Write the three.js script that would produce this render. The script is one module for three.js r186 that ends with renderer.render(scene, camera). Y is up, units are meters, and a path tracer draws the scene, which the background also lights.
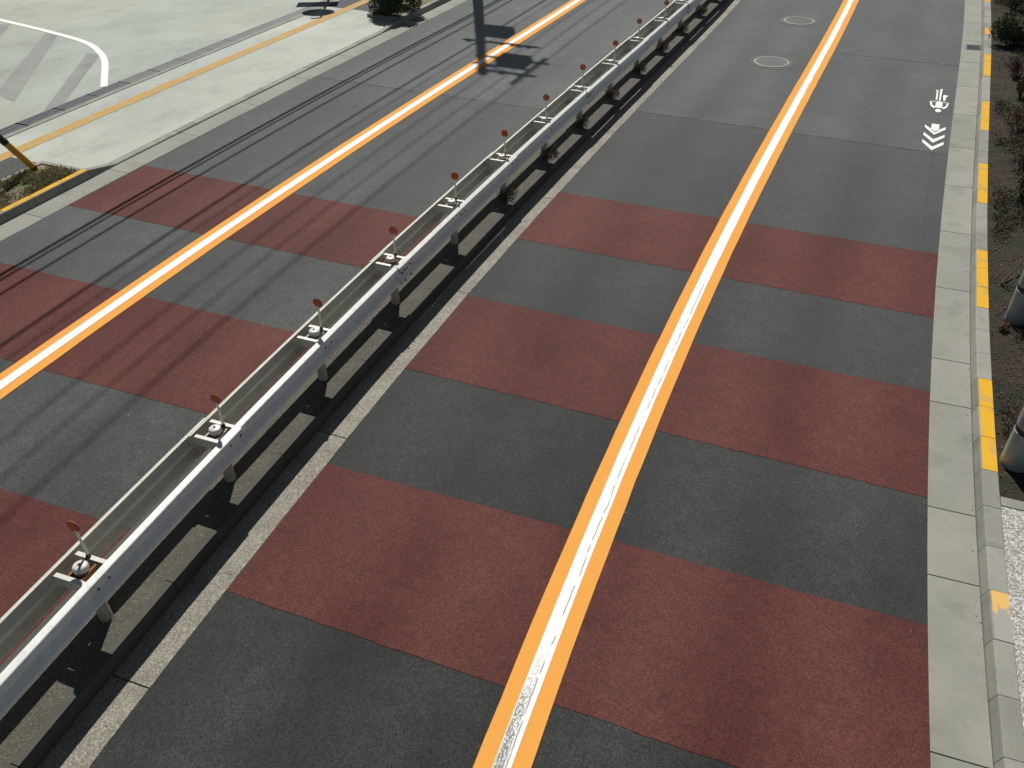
import * as THREE from 'three';
import { mergeGeometries, toCreasedNormals } from 'three/addons/utils/BufferGeometryUtils.js';

// ---------------------------------------------------------------- camera, sky, sun, exposure
const scene = new THREE.Scene();
const camera = new THREE.PerspectiveCamera(49.95, 1024 / 768, 0.1, 2000);
camera.position.set(0, 6.83, 0);
camera.rotation.order = 'YXZ';
camera.rotation.set(THREE.MathUtils.degToRad(-37.896), 0, THREE.MathUtils.degToRad(-1.172));

const renderer = new THREE.WebGLRenderer({ antialias: true });
renderer.setSize(1024, 768);
renderer.toneMapping = THREE.LinearToneMapping;
renderer.toneMappingExposure = 1.0;
renderer.shadowMap.enabled = true;

const SUN_EL = THREE.MathUtils.degToRad(50.5), SUN_AZ = THREE.MathUtils.degToRad(3);
const sunDir = new THREE.Vector3(-Math.sin(SUN_AZ) * Math.cos(SUN_EL), Math.sin(SUN_EL), -Math.cos(SUN_AZ) * Math.cos(SUN_EL));
{ // clear spring sky: deep zenith, paler horizon, soft aureole about the sun
  const w = 256, h = 128, data = new Float32Array(w * h * 4), v = new THREE.Vector3();
  for (let y = 0; y < h; y++) for (let x = 0; x < w; x++) {
    const th = (y + 0.5) / h * Math.PI - Math.PI / 2, ph = (x + 0.5) / w * 2 * Math.PI; v.set(-Math.cos(th) * Math.cos(ph), Math.sin(th), -Math.cos(th) * Math.sin(ph));
    const e = Math.max(0, v.y), f = Math.pow(e, 0.32), a = Math.acos(Math.min(1, Math.max(-1, v.dot(sunDir)))), g = 0.22 * Math.exp(-a / 0.28), i = (y * w + x) * 4, low = v.y < 0 ? 0.45 : 1;
    data[i] = (0.32 + (0.012 - 0.32) * f + g) * low; data[i + 1] = (0.36 + (0.022 - 0.36) * f + g * 0.98) * low; data[i + 2] = (0.41 + (0.048 - 0.41) * f + g * 0.94) * low; data[i + 3] = 1;
  }
  const skyTex = new THREE.DataTexture(data, w, h, THREE.RGBAFormat, THREE.FloatType); skyTex.mapping = THREE.EquirectangularReflectionMapping; skyTex.magFilter = skyTex.minFilter = THREE.LinearFilter; skyTex.needsUpdate = true;
  scene.background = skyTex; scene.environment = skyTex;
}
const sun = new THREE.DirectionalLight(new THREE.Color(1, 0.965, 0.9), 4.6);
sun.position.copy(sunDir).multiplyScalar(80).add(new THREE.Vector3(0, 0, -15));
sun.target.position.set(0, 0, -15);
sun.castShadow = true;
Object.assign(sun.shadow.camera, { left: -45, right: 45, top: 45, bottom: -45, near: 1, far: 200 });
sun.shadow.mapSize.set(4096, 4096);
scene.add(sun, sun.target);

// ---------------------------------------------------------------- helpers
function rng(seed) { let a = seed >>> 0; return () => { a = (a + 0x6D2B79F5) >>> 0; let t = a; t = Math.imul(t ^ (t >>> 15), t | 1); t ^= t + Math.imul(t ^ (t >>> 7), t | 61); return ((t ^ (t >>> 14)) >>> 0) / 4294967296; }; }
const hash2 = (x, y, k) => { let h = Math.imul(x | 0, 374761393) ^ Math.imul(y | 0, 668265263) ^ Math.imul(k | 0, 2147483647 - 77777); h = Math.imul(h ^ (h >>> 13), 1274126177); return ((h ^ (h >>> 16)) >>> 0) / 4294967296; };
const mod = (a, n) => ((a % n) + n) % n;
function vnoise(x, y, k, px = 0, py = 0) {
  const xi = Math.floor(x), yi = Math.floor(y); let fx = x - xi, fy = y - yi; fx = fx * fx * (3 - 2 * fx); fy = fy * fy * (3 - 2 * fy);
  const X0 = px ? mod(xi, px) : xi, X1 = px ? mod(xi + 1, px) : xi + 1, Y0 = py ? mod(yi, py) : yi, Y1 = py ? mod(yi + 1, py) : yi + 1;
  const a = hash2(X0, Y0, k), b = hash2(X1, Y0, k), c = hash2(X0, Y1, k), d = hash2(X1, Y1, k);
  return a + (b - a) * fx + (c - a) * fy + (a - b - c + d) * fx * fy;
}
function fbm(x, y, k, oct = 4, px = 0, py = 0) { let s = 0, a = 0.5, t = 0; for (let i = 0; i < oct; i++) { s += a * vnoise(x, y, k + i * 17, px, py); t += a; a *= 0.5; x *= 2; y *= 2; px *= 2; py *= 2; } return s / t; }
const clamp = (v, a = 0, b = 1) => Math.min(b, Math.max(a, v));
const smooth = (a, b, x) => { const t = clamp((x - a) / (b - a)); return t * t * (3 - 2 * t); };
const toS = v => { v = clamp(v); return 255 * (v <= 0.0031308 ? 12.92 * v : 1.055 * Math.pow(v, 1 / 2.4) - 0.055); };
const LUT = new Uint8Array(4097); for (let i = 0; i <= 4096; i++) LUT[i] = Math.round(toS(i / 4096));
function tex(w, h, fn, color = true) {           // fn(u, v, x, y, out) writes linear rgb
  const data = new Uint8Array(w * h * 4), o = [0, 0, 0];
  for (let y = 0; y < h; y++) for (let x = 0; x < w; x++) {
    fn(x / w, y / h, x, y, o); const i = (y * w + x) * 4;
    for (let c = 0; c < 3; c++) data[i + c] = color ? LUT[Math.round(clamp(o[c]) * 4096)] : Math.round(clamp(o[c]) * 255);
    data[i + 3] = 255;
  }
  const t = new THREE.DataTexture(data, w, h); t.wrapS = t.wrapT = THREE.RepeatWrapping; t.magFilter = THREE.LinearFilter; t.minFilter = THREE.LinearMipmapLinearFilter; t.generateMipmaps = true;
  if (color) t.colorSpace = THREE.SRGBColorSpace; t.needsUpdate = true; return t;
}
const C = (r, g, b) => new THREE.Color().setRGB(r, g, b);
const std = (p) => new THREE.MeshStandardMaterial(p);
const phys = (p) => new THREE.MeshPhysicalMaterial(p);

// the road's alignment: s metres along, d metres to the right of the median gutter's edge
const PC = [6.19338353e-09, -2.52621338e-04, 1.03823350e-02, 3.42247379e-01], S_END = 29.0;
const headingAt = s => { const t = clamp(s, 0, S_END); return ((PC[0] * t + PC[1]) * t + PC[2]) * t + PC[3]; };
const ST = 0.05, SMIN = -60, NT = Math.round(180 / ST), TX = new Float64Array(NT + 1), TY = new Float64Array(NT + 1);
{ for (let i = 1; i <= NT; i++) { const h = headingAt(SMIN + (i - 0.5) * ST); TX[i] = TX[i - 1] + Math.sin(h) * ST; TY[i] = TY[i - 1] + Math.cos(h) * ST; }
  const i0 = Math.round(-SMIN / ST), ox = -3.74257 - TX[i0], oy = 3.35237 - TY[i0]; for (let i = 0; i <= NT; i++) { TX[i] += ox; TY[i] += oy; } }
function W(s, d, z, out = new THREE.Vector3()) {
  const f = clamp((s - SMIN) / ST, 0, NT - 1e-6), i = Math.floor(f), t = f - i, h = headingAt(s);
  const x = TX[i] + (TX[i + 1] - TX[i]) * t, y = TY[i] + (TY[i + 1] - TY[i]) * t;
  return out.set(x + d * Math.cos(h), z, -(y - d * Math.sin(h)));
}
const yawAt = s => -headingAt(s);        // rotation.y so that local -z runs along the road and +x to the right

// a sheet in road coordinates; z may be a function; col(s, d) a tint
function sheet(s0, s1, d0, d1, z, o = {}) {
  const ns = Math.max(1, Math.ceil((s1 - s0) / (o.ds || 0.4))), nd = Math.max(1, Math.ceil(Math.abs(d1 - d0) / (o.dd || 0.4)));
  const us = o.uv || 1, P = [], U = [], K = [], I = [], v = new THREE.Vector3(), zf = typeof z === 'function' ? z : () => z;
  for (let j = 0; j <= nd; j++) for (let i = 0; i <= ns; i++) {
    let d = d0 + (d1 - d0) * j / nd, s = s0 + (s1 - s0) * i / ns;
    const uS = s, uD = d;
    if (o.edge) [s, d] = o.edge(s, d, i / ns, j / nd);
    W(s, d, zf(s, d), v); P.push(v.x, v.y, v.z); U.push(uS / us, uD / us);
    if (o.col) { const c = o.col(s, d); if (typeof c === 'number') K.push(c, c, c); else K.push(...c); }
  }
  for (let j = 0; j < nd; j++) for (let i = 0; i < ns; i++) { const a = j * (ns + 1) + i, b = a + 1, c = a + ns + 1, e = c + 1; I.push(a, c, b, b, c, e); }
  const g = new THREE.BufferGeometry(); g.setAttribute('position', new THREE.Float32BufferAttribute(P, 3)); g.setAttribute('uv', new THREE.Float32BufferAttribute(U, 2));
  if (o.col) g.setAttribute('color', new THREE.Float32BufferAttribute(K, 3));
  g.setIndex(I); g.computeVertexNormals();
  const n = g.attributes.normal; if (n.getY(0) < 0) { const ix = g.index.array; for (let i = 0; i < ix.length; i += 3) { const t = ix[i]; ix[i] = ix[i + 1]; ix[i + 1] = t; } g.computeVertexNormals(); }
  return g;
}
// a solid swept along the road: closed profile [[d, z], ...] (counter-clockwise looking along +s), flat facets, capped; prof may be a function of s
function sweep(s0, s1, prof, o = {}) {
  const ns = Math.max(1, Math.ceil((s1 - s0) / (o.ds || 0.5))), P = [], U = [], us = o.uv || 1, pf = typeof prof === 'function' ? prof : () => prof;
  const rings = []; for (let i = 0; i <= ns; i++) { const s = s0 + (s1 - s0) * i / ns; rings.push({ s, p: pf(s).map(([d, z]) => ({ d, z, v: W(s, d, z) })) }); }
  const n = rings[0].p.length; let per = [0];
  for (let k = 0; k < n; k++) { const a = rings[0].p[k], b = rings[0].p[(k + 1) % n]; per.push(per[k] + Math.hypot(a.d - b.d, a.z - b.z)); }
  const off = o.uoff || 0;
  const tri = (a, b, c, ua, ub, uc) => { P.push(a.x, a.y, a.z, b.x, b.y, b.z, c.x, c.y, c.z); U.push(...ua, ...ub, ...uc); };
  for (let i = 0; i < ns; i++) for (let k = 0; k < n; k++) {
    const A = rings[i].p[k].v, B = rings[i].p[(k + 1) % n].v, Cc = rings[i + 1].p[k].v, D = rings[i + 1].p[(k + 1) % n].v;
    const u0 = rings[i].s / us + off, u1 = rings[i + 1].s / us + off, v0 = per[k] / us + off * 1.7, v1 = per[k + 1] / us + off * 1.7;
    tri(A, B, Cc, [u0, v0], [u0, v1], [u1, v0]); tri(B, D, Cc, [u0, v1], [u1, v1], [u1, v0]);
  }
  if (!o.open) for (const [ri, fl] of [[0, 1], [ns, 0]]) {
    const r = rings[ri]; const sh = THREE.ShapeUtils.triangulateShape(r.p.map(q => new THREE.Vector2(q.d, q.z)), []);
    for (const f of sh) { const [a, b, c] = fl ? [f[0], f[2], f[1]] : f; const q = [a, b, c].map(i => r.p[i]); tri(q[0].v, q[1].v, q[2].v, ...q.map(e => [e.d / us, e.z / us])); }
  }
  const g = new THREE.BufferGeometry(); g.setAttribute('position', new THREE.Float32BufferAttribute(P, 3)); g.setAttribute('uv', new THREE.Float32BufferAttribute(U, 2)); g.computeVertexNormals(); return g;
}
const used = new Map();
function numbered(n) { const k = used.get(n) || 0; used.set(n, k + 1); return k ? n + '_' + String(k).padStart(3, '0') : n; }
function mesh(name, geo, mat, parent) { const m = new THREE.Mesh(geo, mat); m.castShadow = m.receiveShadow = true; if (parent) { m.name = name; parent.add(m); } else { m.name = numbered(name); scene.add(m); } return m; }
function thing(name, label, category, group) { const g = new THREE.Group(); g.name = numbered(name); g.userData = { label, category }; if (group) g.userData.group = group; scene.add(g); return g; }
function structure(name, label, category) { const g = new THREE.Group(); g.name = numbered(name); g.userData = { kind: 'structure', label, category }; scene.add(g); return g; }
const stuffed = m => { m.userData.kind = 'stuff'; return m; };
function place(o, s, d, z, turn = 0) { W(s, d, z, o.position); o.rotation.y = yawAt(s) + turn; return o; }
function xf(g, x = 0, y = 0, z = 0, rx = 0, ry = 0, rz = 0) { if (rx) g.rotateX(rx); if (rz) g.rotateZ(rz); if (ry) g.rotateY(ry); g.translate(x, y, z); return g; }
const box = (w, h, d, x = 0, y = 0, z = 0) => new THREE.BoxGeometry(w, h, d).translate(x, y, z);
function rod(a, b, r0, r1 = r0, seg = 8) { const A = new THREE.Vector3(...a), B = new THREE.Vector3(...b), L = A.distanceTo(B); const g = new THREE.CylinderGeometry(r1, r0, L, seg); g.translate(0, L / 2, 0); g.applyQuaternion(new THREE.Quaternion().setFromUnitVectors(new THREE.Vector3(0, 1, 0), B.clone().sub(A).normalize())); g.translate(A.x, A.y, A.z); return g; }
function merge(list) { return mergeGeometries(list.map(g => { const n = g.index ? g.toNonIndexed() : g; for (const k of Object.keys(n.attributes)) if (!['position', 'normal', 'uv', 'color'].includes(k)) n.deleteAttribute(k); return n; })); }

// ---------------------------------------------------------------- materials
// asphalt: 8 m tile, 4 mm stones
const T_ASPH = tex(2048, 2048, (u, v, x, y, o) => {
  const st = 0.3 * hash2(x, y, 1) + 0.45 * hash2(x >> 1, y >> 1, 2) + 0.4 * hash2((x + 1) >> 2, (y + 2) >> 2, 6);
  const mid = fbm(u * 48, v * 48, 5, 3, 48, 48), big = fbm(u * 6, v * 6, 9, 3, 6, 6);
  let k = 0.02 + 1.65 * st; if (hash2(x >> 1, y >> 1, 3) > 0.985) k *= 2.3; if (hash2(x >> 2, y >> 2, 8) > 0.982) k *= 1.75; if (hash2(x >> 2, y >> 2, 7) > 0.9975) k *= 2.8; if (hash2((x + 2) >> 2, y >> 2, 11) < 0.06) k *= 0.5;
  k *= 0.74 + 0.52 * mid; k *= 0.80 + 0.40 * big;
  o[0] = 0.40 * k; o[1] = 0.405 * k; o[2] = 0.405 * k;
});
const T_GRAIN = tex(1024, 1024, (u, v, x, y, o) => { const a = 0.5 * hash2(x >> 1, y >> 1, 21) + 0.3 * hash2(x >> 2, y >> 2, 22) + 0.2 * fbm(u * 64, v * 64, 23, 2, 64, 64); o[0] = o[1] = o[2] = a; }, false);
const T_RED = tex(1024, 1024, (u, v, x, y, o) => {
  const st = 0.3 * hash2(x, y, 31) + 0.4 * hash2(x >> 1, y >> 1, 32) + 0.4 * hash2((x + 1) >> 2, (y + 1) >> 2, 36), mid = fbm(u * 40, v * 40, 35, 3, 40, 40), big = fbm(u * 5, v * 5, 39, 4, 5, 5);
  let k = (0.25 + 1.35 * st) * (0.86 + 0.28 * mid) * (0.9 + 0.2 * big);
  const w = smooth(0.62, 0.8, fbm(u * 200, v * 200, 33, 2, 200, 200)) * 0.4;                 // stones showing through the coating
  o[0] = 0.46 * k * (1 - w) + 0.20 * w; o[1] = 0.143 * k * (1 - w) + 0.15 * w; o[2] = 0.118 * k * (1 - w) + 0.13 * w;
  if (hash2(x, y, 34) > 0.9985) { o[0] = 0.75; o[1] = 0.6; o[2] = 0.55; }
});
const T_CONC = tex(1024, 1024, (u, v, x, y, o) => {
  const a = fbm(u * 6, v * 6, 41, 5, 6, 6), b = fbm(u * 60, v * 60, 47, 3, 60, 60), n = hash2(x, y, 43);
  let k = 0.72 + 0.3 * a + 0.12 * (b - 0.5) + 0.1 * (n - 0.5); const st = smooth(0.6, 0.75, fbm(u * 9, v * 9, 49, 4, 9, 9)); k *= 1 - 0.12 * st;
  o[0] = 0.80 * k; o[1] = 0.80 * k; o[2] = 0.76 * k;
});
const T_ROUGHC = tex(1024, 1024, (u, v, x, y, o) => {      // weathered island concrete with exposed stones, 2 m
  const st = 0.5 * hash2(x >> 2, y >> 2, 51) + 0.5 * hash2(x >> 3, y >> 3, 52), a = fbm(u * 8, v * 8, 53, 4, 8, 8), n = hash2(x, y, 55);
  const k = 0.25 + 1.0 * st * st + 0.4 * a + 0.12 * n; o[0] = 0.62 * k; o[1] = 0.60 * k; o[2] = 0.53 * k;
});
const T_AGG = tex(1024, 1024, (u, v, x, y, o) => {         // washed aggregate paving, 1.5 m
  const c = 84; let best = 9, sec = 9, id = 0; const gx = u * c, gy = v * c, xi = Math.floor(gx), yi = Math.floor(gy);
  for (let j = -1; j <= 1; j++) for (let i = -1; i <= 1; i++) { const X = mod(xi + i, c), Y = mod(yi + j, c); const d = Math.hypot(xi + i + hash2(X, Y, 61) - gx, yi + j + hash2(X, Y, 62) - gy); if (d < best) { sec = best; best = d; id = hash2(X, Y, 63); } else if (d < sec) sec = d; }
  const e = smooth(0.02, 0.25, sec - best), k = (0.18 + 0.82 * id) * e + 0.22 * (1 - e); o[0] = 0.86 * k + 0.04; o[1] = 0.86 * k + 0.04; o[2] = 0.80 * k + 0.04;
});
const T_SOIL = tex(1024, 1024, (u, v, x, y, o) => {
  const a = fbm(u * 10, v * 10, 71, 5, 10, 10), b = fbm(u * 80, v * 80, 73, 3, 80, 80), n = hash2(x >> 1, y >> 1, 75);
  const k = 0.35 + 0.6 * a + 0.6 * (b - 0.3) + 0.3 * (n - 0.5), m = smooth(0.5, 0.68, fbm(u * 14, v * 14, 77, 4, 14, 14));
  o[0] = 0.135 * k * (1 - 0.35 * m); o[1] = 0.112 * k * (1 + 0.1 * m); o[2] = 0.078 * k * (1 - 0.3 * m);
  if (hash2(x >> 2, y >> 2, 78) > 0.994) { o[0] += 0.16; o[1] += 0.145; o[2] += 0.11; }
});
const T_STEEL = tex(512, 512, (u, v, x, y, o) => {         // old galvanised steel: bloom, streaks, dirt specks
  const a = fbm(u * 7, v * 7, 81, 4, 7, 7), st = fbm(u * 24, v * 3, 83, 3, 24, 3), n = hash2(x, y, 85), sp = smooth(0.66, 0.8, fbm(u * 30, v * 30, 87, 3, 30, 30));
  let k = 0.86 + 0.16 * (a - 0.5) + 0.14 * (st - 0.5) + 0.06 * (n - 0.5); k *= 1 - 0.12 * sp; o[0] = k * (1 - 0.02 * sp); o[1] = k * 0.995; o[2] = k * (0.975 - 0.06 * sp);
});
function paintTex(w, h, base, under, wearAt, seed) { return tex(w, h, (u, v, x, y, o) => { const n = fbm(x * 0.35, y * 0.5, seed, 3), g = 0.93 + 0.1 * hash2(x, y, seed + 1); const t = wearAt(u, v, n, x, y); for (let c = 0; c < 3; c++) o[c] = base[c] * g * (1 - t) + under[c] * t; }); }
// white stripe, s = -2 .. 10 m; v across from left to right
const wear1 = (u, v, n, x, y) => {
  const s = -2 + 12 * u; let t = 0;
  const lane = v + 0.06 * (fbm(s * 3, 1, 91) - 0.5);
  const crack = 1 - smooth(0.02, 0.045 + 0.03 * hash2(x >> 1, y, 96), Math.abs(lane - 0.68 - 0.16 * (fbm(s * 5, 7, 92, 4) - 0.5)));
  t = Math.max(t, crack * smooth(0.30, 0.5, fbm(s * 9, 3, 93)) * 0.9);
  const band = smooth(-0.02, 0.1, v) * (1 - smooth(0.5, 0.68, v));
  const heavy = clamp((1 - smooth(1.2, 3.4, s)) * (0.55 + 0.9 * fbm(s * 3, v * 2, 97, 3)) + 0.55 * smooth(0.58, 0.75, fbm(s * 0.9, 11, 94)) * (1 - smooth(5, 9.5, s)));
  t = Math.max(t, band * smooth(0.72 - 0.36 * heavy, 0.76 - 0.36 * heavy, n + 0.10 * (hash2(x, y, 95) - 0.5)) * clamp(heavy * 1.4));
  return clamp(t) * 0.92;
};
const T_WHITE1 = paintTex(2048, 64, [0.84, 0.85, 0.83], [0.10, 0.105, 0.10], wear1, 101);
const T_WHITE2 = paintTex(2048, 48, [0.84, 0.85, 0.83], [0.12, 0.12, 0.115], (u, v, n, x, y) => { const s = 10 + 26 * u; const c = 1 - smooth(0.02, 0.06, Math.abs(v - 0.9 - 0.1 * (fbm(s, 7, 111) - 0.5))); return clamp(c * smooth(0.46, 0.6, fbm(s * 4, 3, 113)) * 0.7 * smooth(17, 20, s) + smooth(0.78, 0.9, n) * 0.5); }, 115);
const T_WHITE3 = paintTex(1024, 48, [0.84, 0.85, 0.83], [0.14, 0.14, 0.135], (u, v, n) => smooth(0.76, 0.9, n) * 0.5, 121);
const T_ORANGE = paintTex(1024, 64, [0.84, 0.38, 0.075], [0.30, 0.18, 0.08], (u, v, n) => smooth(0.74, 0.9, n) * 0.35 + 0.12 * fbm(u * 90, v * 3, 133), 131);
const T_KERBY = tex(512, 256, (u, v, x, y, o) => { const a = fbm(u * 8, v * 5, 141, 4, 8, 5), t = smooth(0.52, 0.78, a) * 0.42 + smooth(0.7, 0.85, fbm(u * 60, v * 40, 143, 2, 60, 40)) * 0.4, g = 0.9 + 0.15 * hash2(x, y, 145); const b = [0.74, 0.41, 0.022], c = [0.36, 0.29, 0.17]; for (let i = 0; i < 3; i++) o[i] = (b[i] * (1 - t) + c[i] * t) * g; });
const T_GOLD = tex(1024, 64, (u, v, x, y, o) => { const a = fbm(u * 40, v * 4, 161, 4, 40, 4), t = smooth(0.42, 0.72, a) * 0.75, g = 0.85 + 0.2 * hash2(x, y, 163); const b = [0.50, 0.30, 0.06], c = [0.44, 0.38, 0.27]; for (let i = 0; i < 3; i++) o[i] = (b[i] * (1 - t) + c[i] * t) * g; });
const T_FADED = tex(256, 128, (u, v, x, y, o) => { const a = fbm(u * 10, v * 5, 165, 4), t = smooth(-0.08, 0.10, 0.62 - u - 0.55 * (a - 0.5)); const b = [0.72, 0.44, 0.12], c = [0.33, 0.33, 0.30]; for (let i = 0; i < 3; i++) o[i] = (b[i] * (1 - t) + c[i] * t) * (0.92 + 0.12 * hash2(x, y, 167)); });
const T_LOT = tex(1024, 1024, (u, v, x, y, o) => {          // sun-bleached slab with tyre smears, 10 m
  const a = fbm(u * 5, v * 5, 151, 5, 5, 5), b = fbm(u * 9, v * 14, 153, 5, 9, 14), n = hash2(x, y, 155), y2 = fbm(u * 3, v * 3, 157, 3, 3, 3);
  const k = 0.76 + 0.20 * (a - 0.5) + 0.20 * (b - 0.5) - 0.06 * smooth(0.58, 0.72, fbm(u * 22, v * 22, 159, 3, 22, 22)) + 0.12 * (n - 0.5) - 0.05 * smooth(0.5, 0.8, fbm(u * 120, v * 120, 158, 2, 120, 120)); o[0] = 0.78 * k * (0.98 + 0.05 * y2); o[1] = 0.805 * k; o[2] = 0.76 * k * (1.04 - 0.12 * y2);
});

const M = {
  asph: phys({ map: T_ASPH, color: C(0.070, 0.073, 0.073), roughness: 0.85, ior: 1.32, sheen: 1, sheenColor: C(0.95, 1, 0.98), sheenRoughness: 1, vertexColors: true, bumpMap: T_GRAIN, bumpScale: 0.0015, specularIntensity: 1 }),
  red: phys({ map: T_RED, color: C(0.225, 0.22, 0.22), roughness: 0.82, vertexColors: true, bumpMap: T_GRAIN, bumpScale: 0.0015, specularIntensity: 0.5 }),
  gutter: std({ map: T_CONC, color: C(0.385, 0.387, 0.352), roughness: 0.85 }),
  gutter2: std({ map: T_CONC, color: C(0.36, 0.362, 0.33), roughness: 0.85 }),
  kerb: std({ map: T_CONC, color: C(0.41, 0.41, 0.38), roughness: 0.85 }),
  kerb2: std({ map: T_CONC, color: C(0.34, 0.34, 0.315), roughness: 0.88 }),
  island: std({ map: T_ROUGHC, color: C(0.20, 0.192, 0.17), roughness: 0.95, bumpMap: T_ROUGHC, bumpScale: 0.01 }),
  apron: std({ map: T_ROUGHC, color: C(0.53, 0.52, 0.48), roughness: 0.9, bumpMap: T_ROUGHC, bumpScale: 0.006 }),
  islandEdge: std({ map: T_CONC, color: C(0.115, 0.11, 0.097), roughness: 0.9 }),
  agg: std({ map: T_AGG, color: C(0.85, 0.85, 0.85), roughness: 0.9, bumpMap: T_AGG, bumpScale: 0.002 }),
  soil: std({ map: T_SOIL, color: C(0.27, 0.25, 0.21), roughness: 1, bumpMap: T_SOIL, bumpScale: 0.015 }),
  soilDry: std({ map: T_SOIL, color: C(1.9, 1.8, 1.7), roughness: 1, bumpMap: T_SOIL, bumpScale: 0.015 }),
  drive: std({ map: T_LOT, color: C(0.66, 0.70, 0.68), roughness: 0.8 }),
  lot: std({ map: T_LOT, color: C(0.58, 0.62, 0.585), roughness: 0.8 }),
  white1: std({ map: T_WHITE1, roughness: 0.6 }), white2: std({ map: T_WHITE2, roughness: 0.6 }), white3: std({ map: T_WHITE3, roughness: 0.6 }),
  orange: phys({ map: T_ORANGE, roughness: 0.9, specularIntensity: 0.35 }),
  kerbYellow: phys({ map: T_KERBY, roughness: 0.85, specularIntensity: 0.4 }),
  yellowLine: std({ map: T_GOLD, roughness: 0.85 }),
  greyPaint: std({ map: T_CONC, color: C(0.36, 0.38, 0.38), roughness: 0.85 }),
  faded: std({ map: T_FADED, roughness: 0.8 }),
  mark: std({ map: T_WHITE3, roughness: 0.6 }),
  steel: std({ map: T_STEEL, color: C(0.955, 0.99, 0.975), roughness: 0.32, metalness: 0.06 }),
  steelOld: std({ map: T_STEEL, color: C(0.70, 0.69, 0.61), roughness: 0.55, metalness: 0.05 }),
  post: std({ map: T_STEEL, color: C(0.46, 0.42, 0.34), roughness: 0.6, metalness: 0 }),
  plate: std({ map: T_STEEL, color: C(0.74, 0.73, 0.69), roughness: 0.45, metalness: 0.05 }),
  bolt: std({ color: C(0.05, 0.045, 0.04), roughness: 0.6, metalness: 0.6 }),
  rust: std({ map: T_STEEL, color: C(0.30, 0.14, 0.05), roughness: 0.9 }),
  stem: std({ color: C(0.80, 0.77, 0.70), roughness: 0.5 }),
  reflector: phys({ color: C(0.66, 0.085, 0.012), roughness: 0.25, clearcoat: 0.6, clearcoatRoughness: 0.15 }),
  iron: std({ map: T_STEEL, color: C(0.09, 0.095, 0.105), roughness: 0.6, metalness: 0.2 }),
  ironRim: std({ map: T_STEEL, color: C(0.24, 0.245, 0.25), roughness: 0.55, metalness: 0.2 }),
  collar: std({ map: T_CONC, color: C(0.13, 0.13, 0.125), roughness: 0.85 }),
  seal: std({ color: C(0.04, 0.04, 0.04), roughness: 0.85 }),
  patch: std({ map: T_ASPH, color: C(0.16, 0.165, 0.175), roughness: 0.85 }),
  grate: std({ map: T_STEEL, color: C(0.20, 0.215, 0.235), roughness: 0.5, metalness: 0.5 }),
  bollard: std({ map: T_STEEL, color: C(0.30, 0.345, 0.36), roughness: 0.4, metalness: 0.1 }),
  guardYellow: std({ map: T_KERBY, color: C(0.95, 0.9, 1), roughness: 0.45 }),
  concretePole: std({ map: T_CONC, color: C(0.45, 0.45, 0.44), roughness: 0.9 }),
  wire: std({ color: C(0.02, 0.02, 0.02), roughness: 0.7 }),
  leaf: phys({ color: C(1, 1, 1), vertexColors: true, roughness: 0.9, transmission: 0.3, thickness: 0, side: THREE.DoubleSide }),
  bark: std({ color: C(0.07, 0.05, 0.035), roughness: 0.95 }),
  ground: std({ map: T_CONC, color: C(0.16, 0.17, 0.14), roughness: 1 }),
};

// ---------------------------------------------------------------- ground and road
{
  const g = new THREE.PlaneGeometry(1600, 1600, 1, 1).rotateX(-Math.PI / 2).translate(0, -0.35, -100);
  for (let i = 0; i < g.attributes.uv.count; i++) g.attributes.uv.setXY(i, g.attributes.uv.getX(i) * 200, g.attributes.uv.getY(i) * 200);
  const m = mesh('ground', g, M.ground); m.userData = { kind: 'structure', label: 'plain ground stretching away around the road', category: 'ground' };
}
const road = structure('road', 'grey asphalt road with four lanes and red cross bands', 'road');
const LANES = [1.55, 5.12, -3.08, -6.87];
function streak(s, d, k) {      // polished wheel paths, oil-dark lane middles, patchy wear
  let w = 0; for (const c of LANES) { const e = d - c + 0.25 * (fbm(s * 0.15, c, k + 31, 2) - 0.5), a = Math.abs(Math.abs(e) - 0.78); w += 0.17 * Math.exp(-a * a / 0.09) - 0.2 * Math.exp(-e * e / 0.12); if (Math.abs(e) > 1.2 && Math.abs(e) < 1.75) w -= 0.05; }
  return 0.98 + w * (0.4 + 1.2 * fbm(s * 0.35, d * 0.5, k + 41, 3)) + 0.62 * (fbm(s * 0.45, d * 0.8, k, 4) - 0.5) + 0.36 * (fbm(s * 0.10, d * 2.2, k + 7, 3) - 0.5) + 0.22 * (fbm(s * 2.2, d * 2.2, k + 13, 3) - 0.5);
}
const jointR = d => 17.02 + 0.03 * d, S_J = 17.08;
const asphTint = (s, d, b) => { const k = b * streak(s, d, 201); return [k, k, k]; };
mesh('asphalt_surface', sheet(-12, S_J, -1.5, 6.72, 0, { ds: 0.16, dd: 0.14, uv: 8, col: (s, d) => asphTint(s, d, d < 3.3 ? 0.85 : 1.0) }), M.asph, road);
mesh('asphalt_surface', sheet(S_J, 60, -1.5, 6.72, 0, { ds: 0.25, dd: 0.16, uv: 8, col: (s, d) => asphTint(s, d, 1.75) }), M.asph, road);  // slightly paler pavement past the joint; tint raised further to paint grazing-view brightening
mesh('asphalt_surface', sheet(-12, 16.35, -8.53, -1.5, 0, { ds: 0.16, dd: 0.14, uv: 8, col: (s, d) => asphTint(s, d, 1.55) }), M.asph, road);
mesh('asphalt_surface', sheet(16.35, 60, -8.53, -1.5, 0, { ds: 0.25, dd: 0.16, uv: 8, col: (s, d) => asphTint(s, d, 2.2) }), M.asph, road);  // also paler pavement, with distance sheen painted into the tint
const wob = (s, d, k, a) => a * (fbm(d * 9, s, k, 3) - 0.5);
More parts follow.
